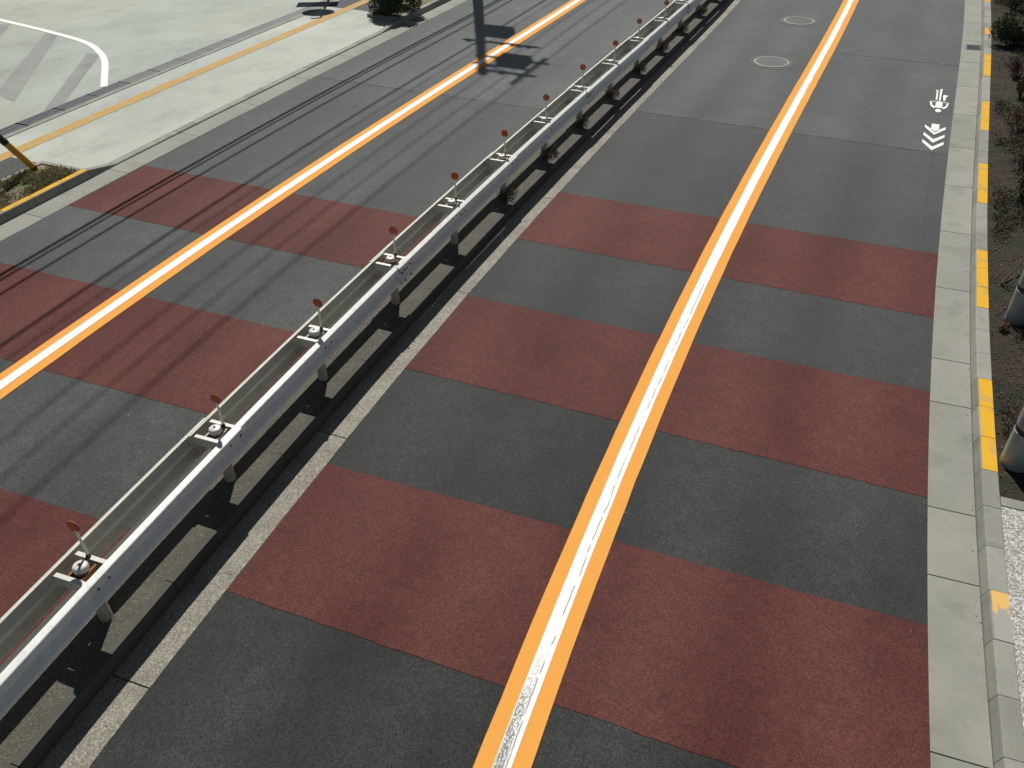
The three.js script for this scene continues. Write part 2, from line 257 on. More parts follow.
function redBand(s0, s1, d0, d1, sk0, sk1) {
  const g = sheet(s0, s1, d0, d1, 0.004, { ds: 0.2, dd: 0.08, uv: 4, col: (s, d) => { const k = 0.79 + 0.22 * fbm(s * 0.7, d * 0.9, 211, 4) + 0.10 * fbm(s * 2.5, d * 2.5, 215, 3), q = streak(s, d, 201) - 0.98; return [k * (1 + 0.6 * q), k * (1 + 0.8 * q), k * (1 + 0.8 * q)]; },
    edge: (s, d, i, j) => { const f = (d - d0) / (d1 - d0); let S = s + (sk0 * (1 - i) + sk1 * i) * f; if (i === 0) S += wob(s, d, 221, 0.026); if (i === 1) S += wob(s, d, 223, 0.026); let D = d; if (j === 0 || j === 1) D += 0.02 * (fbm(s * 7, d, 225, 3) - 0.5); return [S, D]; } });
  mesh('red_band', g, M.red, road);
}
redBand(10.305, 12.34, 0.005, 6.70, 0.02, 0.12); redBand(6.25, 8.29, 0.005, 6.70, -0.07, 0.05); redBand(2.20, 4.21, 0.005, 6.70, -0.15, 0.03);
redBand(8.46, 10.38, -8.48, -1.30, -0.02, 0.02); redBand(4.49, 6.46, -8.48, -1.30, -0.02, 0.0); redBand(0.55, 2.54, -8.48, -1.30, 0, 0.02);
function stripe(name, s0, s1, d0, d1, z, mat, mapS0, mapLen, parent) {
  const g = sheet(s0, s1, d0, d1, z, { ds: 0.4, dd: 1, edge: (s, d, i, j) => [s, d + 0.012 * (fbm(s * 2.3, d * 9, 231, 3) - 0.5)] });
  const p = g.attributes.uv, nd = 1; for (let i = 0; i < p.count; i++) p.setXY(i, (p.getX(i) - mapS0) / mapLen, (p.getY(i) - d0) / (d1 - d0));
  return mesh(name, g, mat, parent);
}
function laneLine(d0, d1, d2, d3, near) {
  const g = new THREE.Group(); g.name = 'lane_line'; road.add(g);
  stripe('orange_stripe', -12, 60, d0, d1 + 0.004, 0.008, M.orange, 0, 5, g); stripe('orange_stripe', -12, 60, d2 - 0.004, d3, 0.008, M.orange, 2.3, 5, g);
  if (near) { stripe('white_stripe', -2, 10, d1, d2, 0.012, M.white1, -2, 12, g); stripe('white_stripe', 10, 36, d1, d2, 0.012, M.white2, 10, 26, g); stripe('white_stripe', -12, -2, d1, d2, 0.012, M.white3, 0, 6, g); stripe('white_stripe', 36, 60, d1, d2, 0.012, M.white3, 0, 6, g); }
  else stripe('white_stripe', -12, 60, d1, d2, 0.012, M.white3, 0, 6, g);
}
laneLine(3.09, 3.243, 3.40, 3.555, true); laneLine(-5.25, -5.10, -4.94, -4.77, false);
// construction joints
function jointLine(d0, d1, sAt, w, seed) { const g = sheet(0, w, d0, d1, 0.004, { ds: 1, dd: 0.12, uv: 1, edge: (s, d, i) => [sAt(d) + (i - 0.5) * w * (0.5 + fbm(d * 5, 2, seed, 2)) + 0.02 * (fbm(d * 2, 9, seed + 3, 3) - 0.5), d] }); mesh('joint_line', g, M.seal, road); }
jointLine(0.03, 3.08, d => 17.08, 0.014, 241); jointLine(3.57, 6.69, d => 17.08, 0.014, 243); jointLine(-4.75, -1.4, d => 16.35, 0.014, 245); jointLine(-8.47, -5.26, d => 16.35, 0.014, 247); jointLine(3.57, 6.69, d => 23.4, 0.02, 249);
// the long seam near the right gutter
mesh('joint_line', sheet(12.5, 24, 6.43, 6.434, 0.004, { ds: 0.3, dd: 1, edge: (s, d) => [s, d + 0.04 * (fbm(s * 0.9, 3, 251, 3) - 0.5)] }), M.seal, road);
// bicycle symbol and chevrons facing the oncoming lane
function flat(name, polys, z, parent) {
  const gs = polys.map(pts => { const sh = new THREE.Shape(pts.map(p => new THREE.Vector2(p[0], p[1]))); const g = new THREE.ShapeGeometry(sh); const P = g.attributes.position, v = new THREE.Vector3(); for (let i = 0; i < P.count; i++) { const d = P.getX(i), s = P.getY(i); W(s, d, z, v); P.setXYZ(i, v.x, v.y, v.z); g.attributes.uv.setXY(i, s / 6, d * 4); } g.computeVertexNormals(); return g; });
  return mesh(name, merge(gs), M.mark, parent);
}
const cyc = 6.38;
for (const [s, solid] of [[18.55, true], [18.06, false], [17.62, false]]) {
  const polys = [[[6.17, s + 0.14], [6.17, s - 0.03], [cyc, s - 0.44], [6.59, s - 0.03], [6.59, s + 0.14], [cyc, s - 0.22]]];
  if (solid) polys.push([[6.30, s + 0.25], [6.30, s - 0.15], [cyc, s - 0.30], [6.46, s - 0.15], [6.46, s + 0.25]]);
  flat('chevron_mark', polys, 0.008, road);
}
{
  const el = (x, y, rx, ry) => Array.from({ length: 18 }, (_, i) => [x + rx * Math.cos(i / 9 * Math.PI), y + ry * Math.sin(i / 9 * Math.PI)]);
  flat('bicycle_symbol', [el(cyc, 19.72, 0.065, 0.12),
    [[6.30, 19.92], [6.45, 19.92], [6.455, 20.25], [6.43, 20.36], [6.33, 20.36], [6.305, 20.25]],
    [[6.30, 19.86], [6.30, 19.98], [6.235, 20.08], [6.225, 20.26], [6.17, 20.30], [6.20, 20.02], [6.26, 19.87]], [[6.46, 19.86], [6.50, 19.87], [6.555, 20.02], [6.59, 20.30], [6.535, 20.26], [6.525, 20.08], [6.46, 19.98]],
    [[6.17, 20.32], [6.33, 20.385], [6.43, 20.385], [6.59, 20.32], [6.59, 20.28], [6.43, 20.345], [6.33, 20.345], [6.17, 20.28]],
    [[6.285, 20.48], [6.325, 20.48], [6.315, 21.20], [6.255, 21.22], [6.255, 21.16], [6.28, 21.14]], [[6.36, 20.42], [6.395, 20.42], [6.405, 21.32], [6.355, 21.32]],
    [[6.455, 20.46], [6.50, 20.46], [6.505, 20.72], [6.555, 20.86], [6.45, 20.90], [6.435, 20.80]]], 0.008, road);
}
// loose chippings and flecks scattered on the carriageway
{
  const r = rng(77), gs = [];
  for (let i = 0; i < 60; i++) { const s = 0.5 + 29 * Math.pow(r(), 0.8), d = r() < 0.6 ? 0.1 + 6.5 * r() : -8.4 + 6.8 * r(), q = 0.005 + 0.010 * r() * r(); const g = new THREE.IcosahedronGeometry(q, 0); g.scale(1 + r(), 0.45, 1); g.rotateY(r() * 6); const p = W(s, d, q * 0.35); g.translate(p.x, p.y, p.z); gs.push(g); }
  const m = stuffed(mesh('loose_chippings', merge(gs), std({ color: C(0.42, 0.41, 0.38), roughness: 0.9 }))); m.userData.label = 'pale chippings scattered across the asphalt lanes'; m.userData.category = 'chippings';
}

{
  const r = rng(78), gs = [];
  for (let i = 0; i < 420; i++) { const k = r(), s = 0.5 + 28 * r(), d = k < 0.4 ? 7.13 + 0.05 * r() : k < 0.62 ? 6.55 + 0.12 * r() : k < 0.85 ? -0.62 - 0.5 * r() : -0.05 - 0.35 * r(), z = k < 0.4 ? 0.02 : k < 0.62 ? 0.002 : k < 0.85 ? 0.165 : 0.012, q = 0.004 + 0.009 * r() * r(); const g = new THREE.IcosahedronGeometry(q, 0); g.scale(1 + r(), 0.5, 1); g.rotateY(r() * 6); const p = W(s, d, z); g.translate(p.x, p.y, p.z); gs.push(g); }
  const m = stuffed(mesh('gutter_grit', merge(gs), std({ color: C(0.13, 0.115, 0.09), roughness: 1 }))); m.userData.label = 'brown grit gathered along the gutters and the median'; m.userData.category = 'grit';
}
// ---------------------------------------------------------------- gutters and kerbs on the right
const gutterR = structure('gutter', 'pale concrete gutter slabs between the red banded lanes and the planting bed', 'gutter');
{
  const js = [-1.4, 0.75, 2.81, 4.95, 6.03, 8.13, 9.20]; for (let s = 11.30; s < 60; s += 2.083) js.push(s);
  for (let i = 0; i + 1 < js.length; i++) {
    const grate = js[i] < 25 && js[i + 1] > 25.4;
    const a = js[i] + 0.008, b = js[i + 1] - 0.008, sk = 0.0;
    const pr = [[6.705, -0.03], [7.185, -0.03], [7.185, 0.022], [6.95, 0.014], [6.712, 0.008], [6.705, 0.004]];
    if (!grate) mesh('gutter_slab', sweep(a, b, pr, { uv: 4, uoff: i * 0.37 }), i % 3 === 1 ? M.gutter2 : M.gutter, gutterR);
    else { mesh('gutter_slab', sweep(a, 24.95, pr, { uv: 4, uoff: i * 0.37 }), M.gutter, gutterR); mesh('gutter_slab', sweep(25.48, b, pr, { uv: 4, uoff: i * 0.2 }), M.gutter, gutterR);
      mesh('gutter_slab', sweep(24.952, 25.478, [[6.705, -0.03], [6.815, -0.03], [6.815, 0.012], [6.712, 0.008], [6.705, 0.004]], { uv: 4 }), M.gutter2, gutterR); }
  }
}
{
  const dg = thing('drain_grate', 'small dark steel drain grate set in the pale gutter slabs', 'drain grate'); place(dg, 25.215, 7.0, 0);
  mesh('pit', box(0.40, 0.02, 0.56, 0, -0.22, 0), M.gutter2, dg);
  mesh('frame', merge([box(0.36, 0.03, 0.025, 0, 0.0, 0.247), box(0.36, 0.03, 0.025, 0, 0.0, -0.247), box(0.02, 0.03, 0.466, -0.17, 0.0, 0), box(0.02, 0.03, 0.466, 0.17, 0.0, 0)]), M.grate, dg);
  for (let k = 0; k < 9; k++) mesh('bar', box(0.318, 0.022, 0.016, 0, 0.002, -0.2 + k * 0.05), M.grate, dg);
}
const kerbR = structure('kerb', 'concrete kerb blocks with yellow painted tops along the planting bed', 'kerb');
{
  const L = 0.6465, r = rng(5);
  for (let k = -12; k < 60; k++) {
    const a = 6.755 + k * L, b = a + L, h = 0.15 + 0.004 * (r() - 0.5), pr = [[7.19, -0.05], [7.405, -0.05], [7.405, h - 0.006], [7.399, h], [7.246, h], [7.232, h - 0.006], [7.226, h - 0.02], [7.197, 0.02]];
    const m = mesh('kerb_block', sweep(a + 0.004, b - 0.004, pr, { uv: 2, uoff: k * 0.31 }), r() > 0.3 ? M.kerb : M.kerb2, kerbR);
    const run = Math.floor(k / 3); if (mod(run, 2) === 0 && a > 4.8) {
      const worn = run === 10 && k % 3 !== 0 ? 0 : 1; if (worn) { const g = sheet(a + 0.004, b - 0.004, 7.244, 7.402, h + 0.002, { ds: 0.7, dd: 1, uv: 1 }); const p = g.attributes.uv; for (let i = 0; i < p.count; i++) p.setXY(i, p.getX(i) * 0.7 + k * 0.37, p.getY(i) * 1.6); mesh('yellow_paint', g, M.kerbYellow, m); }
    } else if (k === -4) { const g = sheet(a + 0.004, b - 0.004, 7.244, 7.402, h + 0.002, { ds: 0.7, dd: 1, uv: 1 }); const p = g.attributes.uv; for (let i = 0; i < p.count; i++) p.setXY(i, (p.getX(i) - a) / L * 0.98 + 0.01, (p.getY(i) - 7.244) / 0.158); mesh('yellow_paint', g, M.faded, m); }
  }
}
// paving and planting bed behind the right kerb
const pave = structure('pavement', 'pale washed aggregate pavement at the lower right', 'pavement');
mesh('paving_surface', sheet(-12, 6.17, 7.405, 12, 0.146, { ds: 0.5, dd: 1, uv: 1.5 }), M.agg, pave);
mesh('edging_strip', sweep(6.17, 6.32, [[7.408, 0], [12, 0], [12, 0.156], [7.408, 0.156]], { uv: 2 }), M.gutter, pave);
mesh('paving_surface', sheet(6.32, 60, 9.6, 13, 0.146, { ds: 1, dd: 1, uv: 1.5 }), M.agg, pave);
const bed = structure('planting_bed', 'dark soil bed behind the yellow painted kerb', 'soil');
const soilZ = (s, d) => 0.08 + 0.08 * fbm(s * 2.2, d * 2.2, 271, 4) + 0.03 * fbm(s * 9, d * 9, 275, 2);
mesh('soil', sheet(6.32, 60, 7.405, 9.6, soilZ, { ds: 0.09, dd: 0.08, uv: 3 }), M.soil, bed);

// ---------------------------------------------------------------- median island, its gutter
const island = structure('median_island', 'raised rough concrete median island under the guard rail', 'median');
{
  const zt = 0.186;
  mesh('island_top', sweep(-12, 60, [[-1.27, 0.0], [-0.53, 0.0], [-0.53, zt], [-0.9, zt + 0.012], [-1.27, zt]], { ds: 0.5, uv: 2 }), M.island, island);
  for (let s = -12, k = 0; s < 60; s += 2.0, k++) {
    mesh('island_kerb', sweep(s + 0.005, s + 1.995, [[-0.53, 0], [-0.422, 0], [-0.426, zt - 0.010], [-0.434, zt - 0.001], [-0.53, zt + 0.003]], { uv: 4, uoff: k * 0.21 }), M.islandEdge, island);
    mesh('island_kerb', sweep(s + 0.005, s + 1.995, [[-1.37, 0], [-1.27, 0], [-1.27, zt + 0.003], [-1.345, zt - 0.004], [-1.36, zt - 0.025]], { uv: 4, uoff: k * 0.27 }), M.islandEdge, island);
  }
  const js = [-2.64]; for (let s = -2.64 + 3.66; s < 60; s += 3.66) js.push(s);
  for (let i = 0; i + 1 < js.length; i++) mesh('gutter_slab', sweep(js[i] + 0.008, js[i + 1] - 0.008, s => { const e = 0.016 * (fbm(s * 1.7, 3, 281, 3) - 0.5); return [[-0.42, -0.03], [e, -0.03], [e, 0.005], [-0.006 + e, 0.008], [-0.42, 0.014]]; }, { ds: 0.3, uv: 2, uoff: i * 0.43 }), M.apron, island);
}

// ---------------------------------------------------------------- guard rail
const rail = thing('guard_rail', 'weathered steel double guard rail on the median island', 'guard rail');
const RC = -0.775, RZ = 0.18, POST0 = 1.435, KMIN = -3, KMAX = 18;
// W-beam: offsets outward from the beam's back plane against height, as a closed thin section
const wave = [[0.0, 0.180], [0.006, 0.177], [0.040, 0.157], [0.045, 0.150], [0.058, 0.092], [0.056, 0.084], [0.010, 0.026], [0.003, 0.016], [0.003, -0.016], [0.010, -0.026], [0.056, -0.072], [0.062, -0.082], [0.063, -0.116], [0.057, -0.126], [0.010, -0.164], [0.002, -0.172], [0.0, -0.186]];
for (const w of wave) { w[1] *= 0.9; w[0] *= w[1] < 0.06 && w[1] > -0.06 ? 0.6 : 1.3; }
function beamSection(side, push, wobble = 0) {
  const th = 0.005, base = RC + side * ((side > 0 ? 0.170 : 0.186) + push) + wobble, zc = RZ + 0.615 + wobble * 0.6;
  const out = wave.map(([o, z]) => [base + side * o, zc + z]), inn = wave.map(([o, z]) => [base + side * (o - th), zc + z * (1 - 0.004)]).reverse();
  const p = [...out, ...inn]; return side > 0 ? p.reverse() : p;
}
function smoothSweep(s0, s1, prof) { return toCreasedNormals(sweep(s0, s1, prof, { ds: 0.4, uv: 1.2 }), 0.38); }
for (let k = KMIN; k < KMAX; k += 2) for (const side of [1, -1]) {
  const a = POST0 + 2 * k - 0.19, b = POST0 + 2 * (k + 2) + 0.13, up = ((k - KMIN) / 2) % 2 ? 0.020 : 0;
  const bm = mesh('beam', smoothSweep(a, b, s => beamSection(side, up, 0.012 * (fbm(s * 0.8, side, 271, 3) - 0.5))), side > 0 ? M.steel : M.steelOld, rail);
  for (const kk of [k, k + 1]) {   // bolts on the faces
    const sp = POST0 + 2 * kk, joint = kk === k;
    const pts = joint ? [[-0.11, 0.10], [-0.11, -0.09], [0.07, 0.10], [0.07, -0.09], [-0.05, 0.01], [-0.05, -0.015], [0.05, 0.012], [0.10, 0.0]] : [[-0.07, 0.0], [0.07, 0.005]];
    const proto = new THREE.CylinderGeometry(0.013, 0.016, 0.016, 7).rotateZ(Math.PI / 2);
    for (const [ds, dz] of pts) { const o = Math.abs(dz) > 0.075 ? 0.085 : Math.abs(dz) > 0.04 ? 0.05 : 0.004; const g = proto.clone(); const q = W(sp + ds, RC + side * ((side > 0 ? 0.170 : 0.186) + up + o + 0.005), RZ + 0.615 + dz * 0.9); g.rotateY(yawAt(sp)); g.translate(q.x, q.y, q.z); mesh('bolt', g, M.bolt, bm); }
  }
}
const G = {
  post: new THREE.CylinderGeometry(0.062, 0.062, 0.75, 20, 1).translate(0, 0.375, 0),
  foot: new THREE.CylinderGeometry(0.085, 0.10, 0.02, 16).translate(0, 0.01, 0),
  cap: new THREE.LatheGeometry([[0.0, 0.803], [0.045, 0.799], [0.062, 0.792], [0.070, 0.78], [0.071, 0.762], [0.071, 0.735], [0.066, 0.735]].map(p => new THREE.Vector2(...p)), 20),
  bracketBar: merge([box(0.345, 0.006, 0.045, 0, 0.742, 0.006), box(0.345, 0.11, 0.006, 0, 0.685, 0.027), box(0.345, 0.006, 0.045, 0, 0.628, 0.004)]),
  band: new THREE.CylinderGeometry(0.074, 0.074, 0.035, 20, 1, true).translate(0, 0.70, 0), cbolt: merge([rod([0.05, 0.70, 0.11], [-0.05, 0.70, 0.11], 0.012), rod([0.0, 0.69, 0.07], [0, 0.69, 0.155], 0.012), xf(new THREE.CylinderGeometry(0.014, 0.014, 0.012, 6), 0, 0.803, 0)]),
  strap: merge([box(0.022, 0.085, 0.20, 0.073, 0.682, 0), box(0.022, 0.085, 0.20, -0.073, 0.682, 0)]),
  tie: box(0.345, 0.006, 0.21, -0.008, 0.618, 0),
  stem: rod([0, 0.745, 0], [0, 1.10, 0], 0.013, 0.012, 8),
  clip: merge([box(0.03, 0.05, 0.03, 0, 0.76, 0), box(0.02, 0.02, 0.07, 0, 0.76, 0.035)]),
  disc: new THREE.CylinderGeometry(0.058, 0.058, 0.012, 24).rotateX(Math.PI / 2),
  rim: new THREE.TorusGeometry(0.058, 0.008, 8, 24),
};
{
  const r = rng(9);
  for (let k = KMIN; k <= KMAX; k++) {
    const s = POST0 + 2 * k;
    const p = place(mesh('post', G.post, M.post, rail), s, RC, RZ); p.rotation.z = 0.012 * (r() - 0.5); p.rotation.x = 0.012 * (r() - 0.5);
    mesh('cap', G.cap, M.plate, p); mesh('clamp_band', G.band, k % 2 ? M.rust : M.bolt, p); mesh('clamp_bolt', G.cbolt, M.bolt, p); mesh('base_collar', G.foot, M.islandEdge, p); mesh('rust_band', G.strap, k % 3 === 0 ? M.rust : M.post, p);
    const b = new THREE.Group(); b.name = 'bracket'; rail.add(b); place(b, s, RC, RZ);
    const b1 = mesh('bracket_arm', G.bracketBar, M.plate, b); b1.position.set(-0.008, 0, 0.128); const b2 = mesh('bracket_arm', G.bracketBar, M.plate, b); b2.position.set(-0.008, 0, -0.128); b2.rotation.y = Math.PI;
    mesh('tie_plate', G.tie, M.post, b);
    const d = new THREE.Group(); d.name = 'delineator'; rail.add(d); place(d, s + 0.115, RC + 0.005, RZ, 0.25 * (r() - 0.5)); d.rotation.order = 'YXZ'; d.rotation.x = 0.10 * (r() - 0.5) - 0.02; d.rotation.z = 0.12 * (r() - 0.5);
    mesh('stem', G.stem, M.stem, d); mesh('clip', G.clip, M.bolt, d);
    const f = new THREE.Group(); f.name = 'reflector'; d.add(f); f.position.set(0, 1.145, 0); f.rotation.y = 0.2 * (r() - 0.5);
    mesh('lens', G.disc, M.reflector, f); mesh('rim', G.rim, M.rust, f);
  }
}

// ---------------------------------------------------------------- manholes
const MH = {
  collar: new THREE.CylinderGeometry(0.62, 0.62, 0.01, 48).translate(0, 0, 0),
  ring: new THREE.LatheGeometry([[0.40, 0.0], [0.40, 0.014], [0.405, 0.016], [0.462, 0.016], [0.468, 0.012], [0.468, 0]].map(p => new THREE.Vector2(...p)), 56),
  plate: new THREE.CylinderGeometry(0.394, 0.394, 0.012, 48).translate(0, 0.002, 0),
};
{ const gs = []; for (let i = -7; i <= 7; i++) for (let j = -7; j <= 7; j++) { const x = i * 0.05, z = j * 0.05; if (Math.hypot(x, z) < 0.36) gs.push((i + j) % 2 ? box(0.04, 0.006, 0.016, x, 0.010, z) : box(0.016, 0.006, 0.04, x, 0.010, z)); } MH.lugs = merge(gs); }
for (const [s, d, label] of [[21.95, 2.18, 'round cast iron manhole cover nearer the camera beside the centre line'], [26.33, 2.16, 'round cast iron manhole cover farther along the lane near the top edge']]) {
  const t = thing('manhole_cover', label, 'manhole', 'manhole covers in the lane'); place(t, s, d, 0.0);
  mesh('collar', MH.collar, M.collar, t); mesh('frame_ring', MH.ring, M.ironRim, t); mesh('cover_plate', MH.plate, M.iron, t); mesh('tread_pattern', MH.lugs, M.ironRim, t);
}

// ---------------------------------------------------------------- left side: gutter, kerb, drive, lot
const gutterL = structure('gutter', 'pale concrete gutter strip in front of the drive entrance', 'gutter');
{ const js = []; for (let s = -12.6; s < 60; s += 2.05) js.push(s);
  for (let i = 0; i + 1 < js.length; i++) mesh('gutter_slab', sweep(js[i] + 0.007, js[i + 1] - 0.007, s => { const e = 0.03 * (fbm(s * 1.3, 5, 291, 3) - 0.5); return [[-9.0, -0.03], [-8.49 + e, -0.03], [-8.49 + e, 0.005], [-8.497 + e, 0.009], [-9.0, 0.016]]; }, { ds: 0.35, uv: 4, uoff: i * 0.29 }), i % 2 ? M.gutter : M.gutter2, gutterL); }
const kerbL = structure('kerb', 'concrete kerb blocks beside the drive entrance, lowered across it', 'kerb');
{
  const kp = (h) => [[-9.18, -0.05], [-9.005, -0.05], [-9.005, 0.018], [-9.01 - 0.14 * h, h - 0.008], [-9.022 - 0.15 * h, h], [-9.175, h], [-9.18, h - 0.005]];
  const hz = s => s < 9.5 ? 0.18 : s < 10.15 ? 0.18 - 0.132 * (s - 9.5) / 0.65 : s < 20.4 ? 0.048 : s < 21.65 ? 0.048 + 0.132 * (s - 20.4) / 1.25 : 0.18;
  const js = []; for (let s = -12.03; s < 9.4; s += 0.6333) js.push(s); js.length = js.length; const first = js[js.length - 1]; if (9.5 - first > 0.1) js.push(9.5); js.push(10.15);
  for (let s = 10.75; s < 20.4; s += 0.6) js.push(s); js.push(20.4, 21.0, 21.65); for (let s = 22.28; s < 60; s += 0.6333) js.push(s);
  for (let i = 0; i + 1 < js.length; i++) {
    const a = js[i] + 0.004, b = js[i + 1] - 0.004, m = mesh('kerb_block', sweep(a, b, s => kp(hz(s)), { uv: 2, uoff: i * 0.33 }), i % 4 === 2 ? M.kerb2 : M.kerb, kerbL);
    if (js[i] > 7.5 && js[i + 1] < 9.6) { const g = sheet(a, b, -9.178, -9.052, 0.182, { ds: 1, dd: 1 }); const p = g.attributes.uv; for (let q = 0; q < p.count; q++) p.setXY(q, p.getX(q) * 0.7, p.getY(q) * 1.6); mesh('yellow_paint', g, M.kerbYellow, m); }
  }
}
const zDrive = d => d > -11 ? 0.05 + 0.05 * clamp((-9.18 - d) / 1.8) : 0.10;
const drive = structure('driveway', 'sunlit pale concrete drive crossing the footway', 'driveway');
mesh('concrete_surface', sheet(9.55, 22.2, -12.25, -9.18, (s, d) => zDrive(d), { ds: 0.5, dd: 0.4, uv: 10 }), M.drive, drive);
// flared side of the drive against the planter
mesh('yellow_line', sheet(-12, 34, -11.60, -11.26, 0.106, { ds: 0.4, dd: 1, uv: 1, edge: (s, d) => [s, d + 0.03 * (fbm(s * 1.5, d, 301, 3) - 0.5)] }), M.yellowLine, drive);
mesh('groove', sheet(8, 34, -12.29, -12.25, 0.085, { ds: 1, dd: 1 }), M.seal, drive);
mesh('edge_strip', sheet(-12, 34, -12.44, -12.29, 0.10, { ds: 1, dd: 1, uv: 4 }), M.gutter, drive);
mesh('pit_bottom', sheet(-12, 34, -12.86, -12.44, -0.18, { ds: 1, dd: 1 }), M.gutter2, drive);
{
  const r = rng(33);
  const bars = []; for (let i = 0; i < 17; i++) bars.push(box(0.40, 0.02, 0.030, 0, 0, -0.482 + i * 0.06025)); bars.push(box(0.03, 0.024, 0.985, -0.19, 0, 0), box(0.03, 0.024, 0.985, 0.19, 0, 0));
  const gg = merge(bars), silt = box(0.35, 0.012, 0.95, 0, -0.002, 0);
  for (let k = 0; k < 16; k++) {
    const s = 10.45 + k, t = thing('drain_grating', `steel drain grating panel, ${['first', 'second', 'third', 'fourth', 'fifth', 'sixth', 'seventh', 'eighth', 'ninth', 'tenth', 'eleventh', 'twelfth', 'thirteenth', 'fourteenth', 'fifteenth', 'sixteenth'][k]} from the left end of the forecourt drain`, 'drain grating', 'drain gratings across the drive');
    place(t, s, -12.65, 0.092); mesh('grid', gg, M.grate, t);
    if (k > 3) { const m = mesh('silt', silt, k % 3 ? M.gutter2 : M.greyPaint, t); m.scale.set(1, 1, 0.94 + 0.06 * r()); }
  }
}
const lot = structure('parking_lot', 'bleached concrete forecourt with worn grey stripes', 'forecourt');
mesh('concrete_surface', sheet(-12, 60, -45, -12.86, 0.10, { ds: 1.5, dd: 1.5, uv: 10 }), M.lot, lot);
mesh('concrete_surface', sheet(-12, 10.0, -12.86, -12.25, 0.104, { ds: 1.5, dd: 1.5, uv: 10 }), M.lot, lot);
{
  const polyFlat = (name, pts, z, mat) => { const sh = new THREE.Shape(pts.map(p => new THREE.Vector2(p[1], p[0]))); const g = new THREE.ShapeGeometry(sh), P = g.attributes.position, v = new THREE.Vector3(); for (let i = 0; i < P.count; i++) { const d = P.getX(i), s = P.getY(i); W(s, d, z, v); P.setXYZ(i, v.x, v.y, v.z); g.attributes.uv.setXY(i, s / 4, d / 4); } g.computeVertexNormals(); return mesh(name, g, mat, lot); };
  polyFlat('grey_stripe', [[16.44, -18.41], [16.56, -18.01], [11.92, -14.1], [12.2, -15.1], [11.0, -14.3]].slice(0, 4), 0.104, M.greyPaint);
  polyFlat('grey_stripe', [[15.47, -15.62], [15.5, -15.16], [12.35, -12.9], [11.75, -12.9]], 0.104, M.greyPaint);
  polyFlat('grey_stripe', [[16.5, -20.85], [16.85, -20.41], [13.5, -17.6], [13.1, -18.3]], 0.104, M.greyPaint);
  // curved white boundary line
  const cv = new THREE.CatmullRomCurve3([[17.9, -27], [17.02, -21.14], [16.61, -18.44], [16.15, -16.36], [15.62, -15.30], [15.15, -14.62], [13.52, -12.88]].map(([s, d]) => new THREE.Vector3(d, 0, s)));
  const pts = cv.getPoints(60), L = [], R = []; for (let i = 0; i < pts.length; i++) { const t = (pts[Math.min(i + 1, 60)].clone().sub(pts[Math.max(i - 1, 0)])).normalize(); const w = 0.085; L.push([pts[i].z + t.x * w, pts[i].x - t.z * w]); R.push([pts[i].z - t.x * w, pts[i].x + t.z * w]); }
  const P = [], U = [], I = [], v = new THREE.Vector3(); for (let i = 0; i < pts.length; i++) { for (const q of [L[i], R[i]]) { W(q[0], q[1], 0.108, v); P.push(v.x, v.y, v.z); } U.push(i * 0.05, 0, i * 0.05, 1); if (i) { const a = 2 * i - 2; I.push(a, a + 1, a + 2, a + 1, a + 3, a + 2); } }
  const g = new THREE.BufferGeometry(); g.setAttribute('position', new THREE.Float32BufferAttribute(P, 3)); g.setAttribute('uv', new THREE.Float32BufferAttribute(U, 2)); g.setIndex(I); g.computeVertexNormals(); if (g.attributes.normal.getY(0) < 0) { for (let i = 0; i < I.length; i += 3) { const t = I[i]; I[i] = I[i + 1]; I[i + 1] = t; } g.setIndex(I); g.computeVertexNormals(); }
  mesh('white_line', g, M.mark, lot);
}
const walk = structure('footway', 'dark asphalt footway behind the roadside planters', 'footway');
mesh('asphalt_surface', sheet(-12, 9.54, -11.3, -10.33, 0.10, { ds: 1, dd: 0.5, uv: 8 }), M.patch, walk);
mesh('asphalt_surface', sheet(-12, 9.54, -12.25, -11.3, 0.10, { ds: 1, dd: 0.5, uv: 10 }), M.lot, walk);
mesh('asphalt_surface', sheet(22.2, 40, -12.25, -10.33, 0.10, { ds: 1, dd: 0.5, uv: 8 }), M.patch, walk);
function planter(s0, s1, label) {
  const p = structure('planter', label, 'planter');
  mesh('soil', sheet(s0, s1, -10.22, -9.18, (s, d) => 0.12 + 0.07 * fbm(s * 2, d * 2, 311, 4), { ds: 0.12, dd: 0.12, uv: 3 }), M.soilDry, p);
  mesh('edging', sweep(s0, s1, [[-10.33, 0], [-10.22, 0], [-10.22, 0.175], [-10.33, 0.175]], { ds: 1, uv: 4 }), M.kerb, p);
  const [e0, e1] = s0 < 0 ? [s1, s1 + 0.1] : [s0 - 0.1, s0];
  mesh('edging', sweep(e0, e1, [[-10.33, 0], [-9.185, 0], [-9.185, 0.165], [-10.33, 0.172]], { ds: 1, uv: 4 }), M.kerb, p);
}
planter(-12, 9.44, 'narrow roadside planter with weeds at the left edge'); planter(21.75, 34, 'narrow roadside planter under the dark bush');

